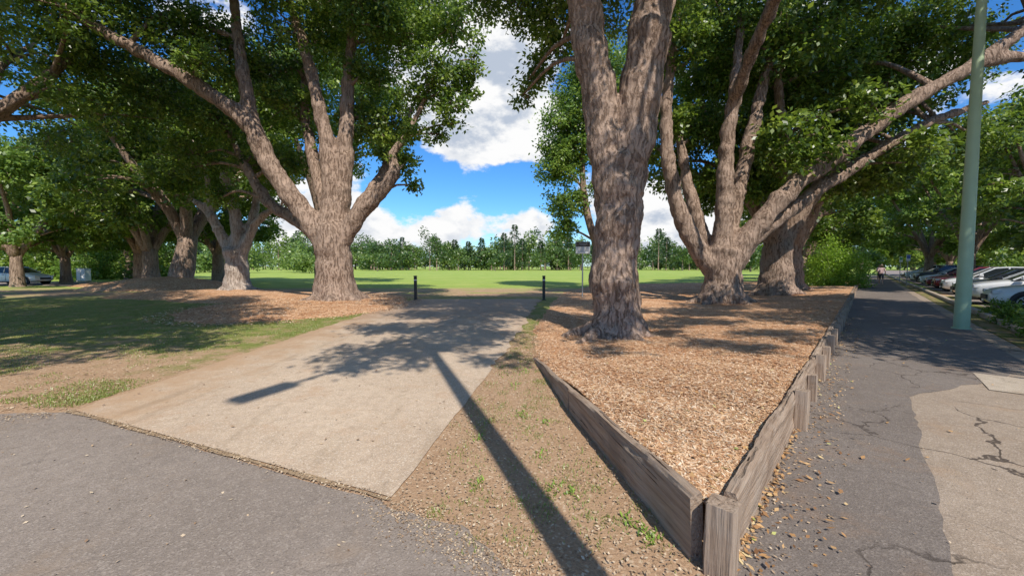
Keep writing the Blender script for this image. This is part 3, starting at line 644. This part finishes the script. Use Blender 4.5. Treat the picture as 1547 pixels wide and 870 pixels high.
def shrub(name, x, y, r, h, N, L, leaf, seed, z=0):
    rs = np.random.default_rng(seed); root = empty(name, (x, y, z)); m_ = N // 30
    dd_ = norm(rs.normal(0, 1, (m_, 3))); dd_[:, 2] = abs(dd_[:, 2]); lump = 1 + .25 * np.sin(dd_[:, 0] * 5 + seed) * np.cos(dd_[:, 1] * 4)
    c = dd_ * (rs.random(m_) ** .35 * lump)[:, None] * np.array([r, r, h]); idx = np.repeat(np.arange(m_), 30)
    P = c[idx] + rs.normal(0, .14, (len(idx), 3)) * min(r, h + .3); P[:, 2] = np.abs(P[:, 2])
    D = norm(rs.normal(0, 1, P.shape) + [0, 0, .3]); W = norm(np.cross(D, rs.normal(0, 1, P.shape)))
    quads('foliage', P, D, W, L * rs.uniform(.6, 1.3, len(P)), L * .45, np.clip(.5 + rs.normal(0, .15, m_)[idx] + rs.normal(0, .2, len(P)), 0, 1), leaf, root)
    V = []; F = []
    for i in range(7):
        a = rs.random() * 6.283; p, ra = smoothpath([(0, 0, -.05), (r * .25 * math.cos(a), r * .25 * math.sin(a), h * .4), (r * .6 * math.cos(a), r * .6 * math.sin(a), h * .8)], [.05, .03, .012], .4); tube(V, F, p, ra, 6)
    pyobj('stems', V, F, BARK, root, True)
LIME = leaf_mat('lime_leaves', (.12, .22, .03), (.26, .44, .04), (.45, .62, .09), .45)
shrub('shrub', 24.3, 30.0, 1.9, 3.2, 14000, .17, LIME, 3)
shrub('shrub', 27.6, 35.5, 1.5, 2.2, 6000, .2, LIME, 4)
for i, s in enumerate([9.6, 10.8, 12.1, 13.5, 15, 17]):
    q = sp(s, 3.65 + .1 * (i % 2)); shrub('verge_shrub', q[0], q[1], .5, .32 + .08 * (i % 3), 2200, .11, LEAF, 10 + i)
for i in range(9): shrub('hedge_shrub', -95 + i * 6.3, 47 + (i % 3) * 1.5, 3.6, 3.0 + (i % 3) * .7, 5000, .4, LEAF2 if i % 2 else LEAF, 80 + i)
for i in range(12): q = sp(8 + i * 8, 18.5); shrub('hedge_shrub', q[0], q[1], 3.6, 3.3, 4500, .4, LEAF if i % 3 else LEAF2, 30 + i)

# distant tree masses
PL, DL, SL, LL = [], [], [], []
def puff(x, y, z, rx, rz, n, L, sh_):
    dd_ = norm(rng.normal(0, 1, (n, 3))) * (rng.random(n) ** .4)[:, None] * np.array([rx, rx, rz])
    PL.append(np.array([x, y, z]) + dd_); DL.append(norm(rng.normal(0, 1, (n, 3)))); SL.append(np.clip(sh_ + rng.normal(0, .18, n), 0, 1)); LL.append(L * rng.uniform(.6, 1.3, n))
TV = []; TF = []
for i in range(280):
    x = rng.uniform(-260, 260); y = rng.uniform(155, 225) - abs(x) * .12; h = rng.uniform(6.5, 18) * (1 + .2 * math.sin(x * .05)); r = rng.uniform(3.5, 8); s0 = rng.uniform(.1, .85)
    for j in range(7): puff(x + rng.normal(0, r * .5), y + rng.normal(0, 2), h * rng.uniform(.18, .82), r * .5, h * .2, 115, 1.05, s0 + rng.uniform(-.2, .15))
    tube(TV, TF, np.array([[x, y, 0], [x, y, h * .6]]), [.3, .15], 5)
for i in range(26):
    x = -120 + i * 5.5 + rng.normal(0, 2); y = rng.uniform(85, 110); h = rng.uniform(5, 8.5); s0 = rng.uniform(.55, .95)
    if x > -38: continue
    for j in range(7): puff(x + rng.normal(0, 1.8), y + rng.normal(0, 1), h * rng.uniform(.2, .8), 2.2, h * .22, 130, .7, s0 + rng.uniform(-.12, .12))
for (x, y, h) in [(-52, 150, 11), (-44, 130, 7), (-31, 150, 17), (-28, 148, 15), (-20, 148, 9), (-6, 140, 7), (12, 145, 8), (17, 150, 10), (24, 140, 8), (60, 140, 9), (75, 120, 9), (66, 110, 7), (88, 125, 10)]:
    for j in range(8): puff(x + rng.normal(0, 1.9), y + rng.normal(0, 1), h * rng.uniform(.3, .85), 2.3, h * .16, 120, .7, rng.uniform(.1, .6))
    tube(TV, TF, np.array([[x, y, 0], [x, y, h * .6]]), [.25, .12], 5)
P = np.concatenate(PL); P[:, 2] = np.maximum(P[:, 2], .1); D = np.concatenate(DL); Lq = np.concatenate(LL)
dt = empty('distant_trees')
quads('foliage', P, D, norm(np.cross(D, rng.normal(0, 1, P.shape))), Lq, Lq * .6, np.concatenate(SL), LEAFD, dt)
pyobj('trunks', TV, TF, BARK, dt)
PL, DL, SL, LL = [], [], [], []; TV = []; TF = []
for (x, y, h) in [(-44, 160, 13), (-23, 160, 12), (-17, 155, 11), (-12, 158, 12.5), (-3, 152, 14), (1, 150, 17), (4, 155, 12), (11, 152, 11), (22, 155, 14), (31, 150, 11), (48, 160, 12), (57, 155, 16), (62, 160, 13), (-90, 165, 13)]:
    n = 1100; t = rng.random(n) ** .8; a = rng.random(n) * 6.283; rad = (1 - t) ** .7 * h * .26 * rng.random(n) ** .4 * (.7 + .4 * np.sin(t * 40 + x) + .2 * np.sin(a * 3 + x)) + .15
    PL.append(np.stack([x + rad * np.cos(a), y + rad * np.sin(a), h * (.08 + .92 * t)], 1)); DL.append(norm(np.stack([np.cos(a), np.sin(a), rng.normal(.1, .4, n)], 1)))
    SL.append(rng.random(n)); LL.append(rng.uniform(.4, .9, n)); tube(TV, TF, np.array([[x, y, 0], [x, y, h * .95]]), [.28, .05], 6)
P = np.concatenate(PL); D = np.concatenate(DL); Lq = np.concatenate(LL); dp = empty('distant_pine_trees')
quads('foliage', P, D, norm(np.cross(D, rng.normal(0, 1, P.shape))), Lq, Lq * .5, np.concatenate(SL), LEAFP, dp)
pyobj('trunks', TV, TF, BARK, dp)

# ------------------------------------------------------------------ street furniture
BLACK = simple('black_paint', (.02, .02, .022), .45); WHITE = simple('white_paint', (.75, .75, .73), .4, var=.05)
GREENP = simple('green_pole_paint', (.40, .51, .33), .55, var=.16, sc=3); STEEL = simple('galvanised_steel', (.4, .41, .42), .45, .6)
BROWN = simple('sign_brown', (.06, .045, .035), .5); LENS = simple('lamp_lens', (.6, .6, .55), .2)
for (x, y) in [(-4.55, 18.7), (1.5, 18.7)]:
    e = empty('bollard', (x, y, 0)); boxobj('post', -.065, .065, -.065, .065, -.1, 1.1, BLACK, e, .012)
    boxobj('band', -.068, .068, -.068, .068, .92, .97, WHITE, e, 0); boxobj('cap', -.075, .075, -.075, .075, 1.1, 1.15, BLACK, e, .015); boxobj('base_plate', -.11, .11, -.11, .11, 0, .03, BLACK, e, .005)
e = empty('park_sign', (3.55, 20, .1)); tubeobj('pole', [(0, 0, -.1), (0, 0, 2.75)], [.035, .035], STEEL, e)
boxobj('panel', -.36, .36, -.06, -.04, 2.12, 2.72, WHITE, e, .008); boxobj('heading', -.35, .35, -.066, -.062, 2.46, 2.71, BROWN, e, 0)
V = []; F = []
for r_, (a, b_) in enumerate([(-.28, .26), (-.28, .2), (-.28, .25), (-.28, .1)]): box(V, F, a, b_, -.066, -.062, 2.38 - r_ * .065, 2.40 - r_ * .065)
box(V, F, -.2, .2, -.071, -.068, 2.60, 2.64); box(V, F, -.14, .14, -.071, -.068, 2.53, 2.56)
pyobj('lines', V, F, simple('sign_grey', (.25, .25, .25), .6), e)
def lamp(name, x, y, H, r0, r1, mat, arm):
    e = empty(name, (x, y, 0)); zs = np.linspace(-.2, H, 8); tubeobj('pole', [(0, 0, z) for z in zs], np.linspace(r0, r1, 8), mat, e, 20)
    ax, ay = arm; p, r = smoothpath([(0, 0, H - .1), (ax * .3, ay * .3, H + .12), (ax, ay, H + .2)], [.05, .045, .04], .2); tubeobj('arm', p, r, mat, e, 10)
    o = boxobj('lamp_head', -.05, .75, -.15, .15, -.08, .07, STEEL, e, .04); o.location = (ax, ay, H + .2); o.rotation_euler[2] = math.atan2(ay, ax)
    o = boxobj('lens', .15, .65, -.11, .11, -.12, -.075, LENS, e, .01); o.location = (ax, ay, H + .2); o.rotation_euler[2] = math.atan2(ay, ax)
    tubeobj('collar', [(0, 0, 0), (0, 0, .04)], [r0 * 1.25, r0 * 1.2], mat, e, 20)
lamp('street_lamp', 11.45, 10.05, 8.6, .15, .09, GREENP, (1.8, -1.6))
lamp('street_lamp', 1.3, -.62, 10.2, .12, .09, GREENP, (-1.2, -2.9))
def psign(x, y, col):
    e = empty('parking_sign', (x, y, 0)); tubeobj('pole', [(0, 0, -.1), (0, 0, 2.5)], [.03, .03], STEEL, e, 10)
    boxobj('plate', -.16, .16, -.05, -.035, 2.0, 2.5, WHITE, e, .005); boxobj('panel', -.13, .13, -.056, -.052, 2.2, 2.46, col, e, 0)
psign(*sp(42, 2.95), simple('sign_blue', (.03, .12, .45), .4)); psign(*sp(52, 3.0), simple('sign_green', (.03, .3, .1), .4))
e = empty('utility_cabinet', (-44.2, 41, 0)); boxobj('body', -.45, .45, -.3, .3, .1, 1.3, WHITE, e, .03); boxobj('plinth', -.5, .5, -.35, .35, 0, .1, CONC, e, .01); boxobj('lid', -.5, .5, -.35, .35, 1.3, 1.36, WHITE, e, .02); boxobj('door_gap', -.01, .01, -.304, -.302, .15, 1.25, BLACK, e, 0)

# ------------------------------------------------------------------ cars
GLASS = simple('car_glass', (.02, .025, .03), .08, 0, .8); TYRE = simple('tyre', (.02, .02, .02), .85); RIM = simple('rim', (.5, .5, .52), .3, .8)
RED_L = simple('tail_light', (.5, .02, .02), .2); HEAD = simple('head_light', (.7, .72, .75), .1); TRIM = simple('dark_trim', (.025, .025, .027), .6)
def paint(name, col):
    m, k, b = newmat(name, .3, .5); k.put(b.inputs['Base Color'], k.mix(k.noise(k.obj(), 3), tuple(c * .95 for c in col), col)); b.inputs['Coat Weight'].default_value = .8; return m
def car(x, y, rot, col, suv=0.0, name='parked_car'):
    e = empty(name, (x, y, 0), rot); hh = suv * .18
    st = [(2.16, .60, .38, .60), (2.08, .76, .28, .70), (1.9, .84, .24, .80), (1.55, .885, .22, .87), (1.1, .9, .2, .95), (.6, .9, .2, .98), (-.2, .905, .2, 1.0), (-1.2, .905, .2, 1.03), (-1.8, .885, .24, 1.05), (-2.05, .85, .3, 1.02), (-2.14, .76, .4, .95)]
    V = []; F = []
    for (sx, w_, zb, zt) in st:
        zt += hh; zb += hh * .6
        half = [(0, zb), (w_ * .85, zb), (w_ * .97, zb + .09), (w_, (zb + zt) * .48), (w_ * .985, zt - .12), (w_ * .9, zt - .01), (w_ * .5, zt + .025), (0, zt + .035)]
        for (a, b_) in half: V.append((sx, a, b_))
        for (a, b_) in half[1:-1][::-1]: V.append((sx, -a, b_))
    n = 14
    for i in range(len(st) - 1):
        for j in range(n): a = i * n + j; b_ = i * n + (j + 1) % n; F.append((a, b_, b_ + n, a + n))
    F.append(tuple(range(n))[::-1]); F.append(tuple((len(st) - 1) * n + j for j in range(n)))
    o = pyobj('body', V, F, col, e, True); md = o.modifiers.new('s', 'SUBSURF'); md.levels = 1; md.render_levels = 2
    rf = 1.47 + suv * .2; g = [(1.05, .80, .94, .98), (.28, .80, .98, rf - .05), (-.2, .80, 1.0, rf), (-1.2, .80, 1.02, rf - .02), (-1.75, .79, 1.03, rf - .1), (-2.05, .78, 1.03, 1.1)]
    V = []; F = []; MI = []
    for (sx, w_, zb, zt) in g:
        zb += hh; zt = max(zt, zb + .03); wt = w_ - (zt - zb) * .33
        V += [(sx, w_, zb), (sx, wt, zt), (sx, 0, zt + .035), (sx, -wt, zt), (sx, -w_, zb)]
    for i in range(len(g) - 1):
        for j in range(4):
            a = i * 5 + j; F.append((a, a + 1, a + 6, a + 5)); MI.append(1 if (j in (1, 2) and 0 < i < 4) else 0)
    F.append((0, 1, 2, 3, 4)); F.append((25, 26, 27, 28, 29)[::-1]); MI += [0, 0]
    o = pyobj('greenhouse', V, F, [GLASS, col], e)
    for p_, mi in zip(o.data.polygons, MI): p_.material_index = mi
    V2 = []; F2 = []
    for sgn in (0, 3):
        ix = lambda i, jj: np.array(V[i * 5 + jj], float)
        top = [ix(i, 1 if sgn == 0 else 3) for i in range(6)]; tube(V2, F2, np.array(top), [.035] * 6, 6)
        bot = lambda i: ix(i, 0 if sgn == 0 else 4)
        for i, f_ in ((2, 0), (3, 0), (4, .2)): tube(V2, F2, np.array([bot(i), top[i]]), [.04, .035], 6)
    pyobj('pillars', V2, F2, col, e)
    for wx in (1.33, -1.3):
        for sy in (1, -1):
            r_ = .33 + suv * .03
            V = []; F = []
            tube(V, F, np.array([[0, sy * .93, 0], [0, sy * .925, 0], [0, sy * .72, 0]]) + [wx, 0, r_ + hh * .1], [r_ * .94, r_, r_], 24); pyobj('tyre', V, F, TYRE, e, True)
            V = []; F = []; tube(V, F, np.array([[wx, sy * .90, r_ + .03], [wx, sy * .915, r_ + .03]]), [r_ + .075, r_ + .07], 24); pyobj('wheel_arch', V, F, TRIM, e)
            V = []; F = []
            tube(V, F, np.array([[wx, sy * .934, r_ + hh * .1], [wx, sy * .94, r_ + hh * .1]]), [.07, .06], 12)
            for q in range(7):
                a = q * 6.283 / 7; c_, s_ = math.cos(a), math.sin(a)
                tube(V, F, np.array([[wx + .05 * c_, sy * .937, r_ + hh * .1 + .05 * s_], [wx + .23 * c_, sy * .932, r_ + hh * .1 + .23 * s_]]), [.03, .022], 6)
            th = np.linspace(0, 6.283, 25); tube(V, F, np.stack([wx + .235 * np.cos(th), np.full(25, sy * .93), r_ + hh * .1 + .235 * np.sin(th)], 1), [.018] * 25, 6)
            pyobj('rim', V, F, RIM, e, True)
    for sy in (1, -1):
        boxobj('headlight', 1.86, 2.1, sy * .66 - .14, sy * .66 + .14, .62 + hh, .75 + hh, HEAD, e, .03)
        boxobj('tail_light', -2.14, -1.95, sy * .72 - .1, sy * .72 + .1, .78 + hh, 1.0 + hh, RED_L, e, .03)
        boxobj('mirror', .72, .88, sy * .98 - .1, sy * .98 + .08, .98 + hh, 1.12 + hh, col, e, .03)
        boxobj('sill', -.95, .98, sy * .885 - .03, sy * .885 + .03, .2 + hh * .6, .3 + hh * .6, TRIM, e, .01)
        boxobj('door_handle', -.25, -.1, sy * .905 - .01, sy * .905 + .015, .82 + hh, .85 + hh, TRIM, e, .005)
        boxobj('door_gap', .0, .012, sy * .903 - .004, sy * .903 + .006, .35 + hh, .95 + hh, TRIM, e, 0); boxobj('door_gap', -.95, -.938, sy * .903 - .004, sy * .903 + .006, .45 + hh, .95 + hh, TRIM, e, 0)
    boxobj('grille', 2.08, 2.19, -.45, .45, .42 + hh * .6, .58 + hh, TRIM, e, .02); boxobj('number_plate', 2.19, 2.2, -.18, .18, .33 + hh * .6, .41 + hh * .6, WHITE, e, 0)
PW = paint('car_white', (.78, .79, .8)); PR = paint('car_red', (.33, .02, .03)); PS = paint('car_silver', (.45, .47, .5)); PD = paint('car_dark', (.03, .035, .045)); PB = paint('car_blue', (.04, .1, .25))
crot = math.atan2(-Pp[1], -Pp[0])
for i, (s, col, suv) in enumerate([(20.2, PW, 0), (23.6, PW, .4), (27.4, PD, 0), (31.5, PW, .3), (35.5, PR, .3), (40, PR, 0), (44.5, PW, 0), (49, PD, 1), (54, PW, 0), (60.5, PW, 1), (68, PD, 0)]):
    q = sp(s, 3.75 + 2.2); car(q[0], q[1], crot, col, suv)
car(-42.6, 34.2, .12, PW, .3); car(-50, 35.5, .1, PS, 1); car(-58, 36, .15, PD, 0)

# ------------------------------------------------------------------ pedestrian on the path
def person(x, y, rot):
    e = empty('pedestrian', (x, y, .012), rot)
    J = {'pel': (0, 0, .93), 'wst': (0, 0, 1.08), 'che': (0, .01, 1.3), 'nek': (0, 0, 1.45), 'hed': (0, .02, 1.56), 'sl': (-.17, 0, 1.40), 'el': (-.24, -.06, 1.14), 'wl': (-.24, .08, .93), 'sr': (.17, 0, 1.40), 'er': (.24, .0, 1.13), 'wr': (.25, .02, .88),
         'hl': (-.09, 0, .88), 'kl': (-.10, .16, .50), 'al': (-.10, .12, .09), 'tl': (-.11, .27, .04), 'hr': (.09, 0, .88), 'kr': (.10, -.06, .49), 'ar': (.10, -.30, .13), 'tr': (.11, -.20, .03)}
    Rr = {'pel': (.15, .11), 'wst': (.13, .095), 'che': (.16, .11), 'nek': (.055, .055), 'hed': (.06, .06), 'sl': (.065, .06), 'el': (.045, .042), 'wl': (.03, .028), 'sr': (.065, .06), 'er': (.045, .042), 'wr': (.03, .028),
          'hl': (.095, .095), 'kl': (.06, .06), 'al': (.04, .04), 'tl': (.035, .03), 'hr': (.095, .095), 'kr': (.06, .06), 'ar': (.04, .04), 'tr': (.035, .03)}
    E = [('pel', 'wst'), ('wst', 'che'), ('che', 'nek'), ('nek', 'hed'), ('che', 'sl'), ('sl', 'el'), ('el', 'wl'), ('che', 'sr'), ('sr', 'er'), ('er', 'wr'), ('pel', 'hl'), ('hl', 'kl'), ('kl', 'al'), ('al', 'tl'), ('pel', 'hr'), ('hr', 'kr'), ('kr', 'ar'), ('ar', 'tr')]
    ks = list(J); me = bpy.data.meshes.new('b'); me.from_pydata([J[q] for q in ks], [(ks.index(a), ks.index(b)) for a, b in E], [])
    o = bpy.data.objects.new('tmp', me); COL.objects.link(o); o.modifiers.new('k', 'SKIN'); sd = o.modifiers.new('s', 'SUBSURF'); sd.levels = 2
    for i, q in enumerate(ks): me.skin_vertices[0].data[i].radius = Rr[q]; me.skin_vertices[0].data[i].use_root = (q == 'pel')
    dg = bpy.context.evaluated_depsgraph_get(); nm = bpy.data.meshes.new_from_object(o.evaluated_get(dg)); bpy.data.objects.remove(o)
    SK = simple('skin', (.5, .3, .22), .6); SHT = simple('shirt_pink', (.85, .58, .58), .8); SHO = simple('shorts', (.05, .06, .09), .8); SHOE = simple('shoes', (.6, .6, .6), .7)
    nm.materials.clear()
    for m_ in (SK, SHT, SHO, SHOE): nm.materials.append(m_)
    for p_ in nm.polygons:
        z = p_.center.z; ax_ = abs(p_.center.x); p_.use_smooth = True
        p_.material_index = 3 if z < .1 else (2 if .55 < z < .95 and ax_ < .2 else (1 if .95 <= z < 1.45 and not (ax_ > .19 and z < 1.18) else 0))
    link(bpy.data.objects.new('body', nm), e)
    V = []; F = []
    prof = [(-.12, .03), (-.09, .06), (-.04, .075), (.02, .082), (.07, .075), (.11, .045), (.125, .01)]
    tube(V, F, np.array([[0, .02, 1.62 + a] for a, _ in prof]), [b for _, b in prof], 12); pyobj('head', V, F, SK, e, True)
    V = []; F = []; pr = [(-.03, .07), (.02, .088), (.07, .083), (.11, .052), (.13, .01)]; tube(V, F, np.array([[0, .0, 1.62 + a] for a, _ in pr]), [b for _, b in pr], 12); pyobj('hair', V, F, simple('hair', (.25, .2, .15), .8), e, True)
    boxobj('nose', -.012, .012, .09, .118, 1.59, 1.625, SK, e, .006); boxobj('mouth', -.022, .022, .088, .098, 1.555, 1.563, simple('lips', (.4, .15, .13), .6), e, .002)
    for sx in (-1, 1):
        boxobj('eye', sx * .03 - .01, sx * .03 + .01, .092, .1, 1.635, 1.645, BLACK, e, .002); boxobj('ear', sx * .083 - .01, sx * .083 + .01, 0, .03, 1.6, 1.65, SK, e, .005)
        V = []; F = []; wx, wy, wz = J['wl' if sx < 0 else 'wr']
        p, r = smoothpath([(wx, wy, wz + .02), (wx, wy + .01, wz - .04), (wx, wy + .02, wz - .09)], [.026, .034, .03], .03); tube(V, F, p, r, 8)
        for f_ in range(4): p, r = smoothpath([(wx, wy - .01 + f_ * .019, wz - .08), (wx, wy - .01 + f_ * .02, wz - .125), (wx - sx * .015, wy - .005 + f_ * .02, wz - .155 - .006 * (f_ in (1, 2)))], [.01, .009, .007], .03); tube(V, F, p, r, 6)
        p, r = smoothpath([(wx, wy + .03, wz - .04), (wx - sx * .01, wy + .06, wz - .08), (wx - sx * .015, wy + .06, wz - .105)], [.012, .01, .008], .03); tube(V, F, p, r, 6)
        pyobj('hand', V, F, SK, e, True)
person(31.7, 34.1, math.atan2(A[1], A[0]) - math.pi / 2)
person(39.2, 42.4, math.atan2(A[1], A[0]) + math.pi / 2)

# ------------------------------------------------------------------ camera
cam = bpy.data.cameras.new('camera'); cam.lens = 36 * 600 / 1547; cam.sensor_width = 36; cam.clip_end = 5000; cam.clip_start = .05
co = bpy.data.objects.new('camera', cam); COL.objects.link(co); co.location = (0, 0, 1.6); co.rotation_euler = (math.radians(90 - 3.15), 0, 0)
scene.camera = co
scene.view_settings.view_transform = 'Standard'; scene.view_settings.look = 'None'; scene.view_settings.exposure = 0
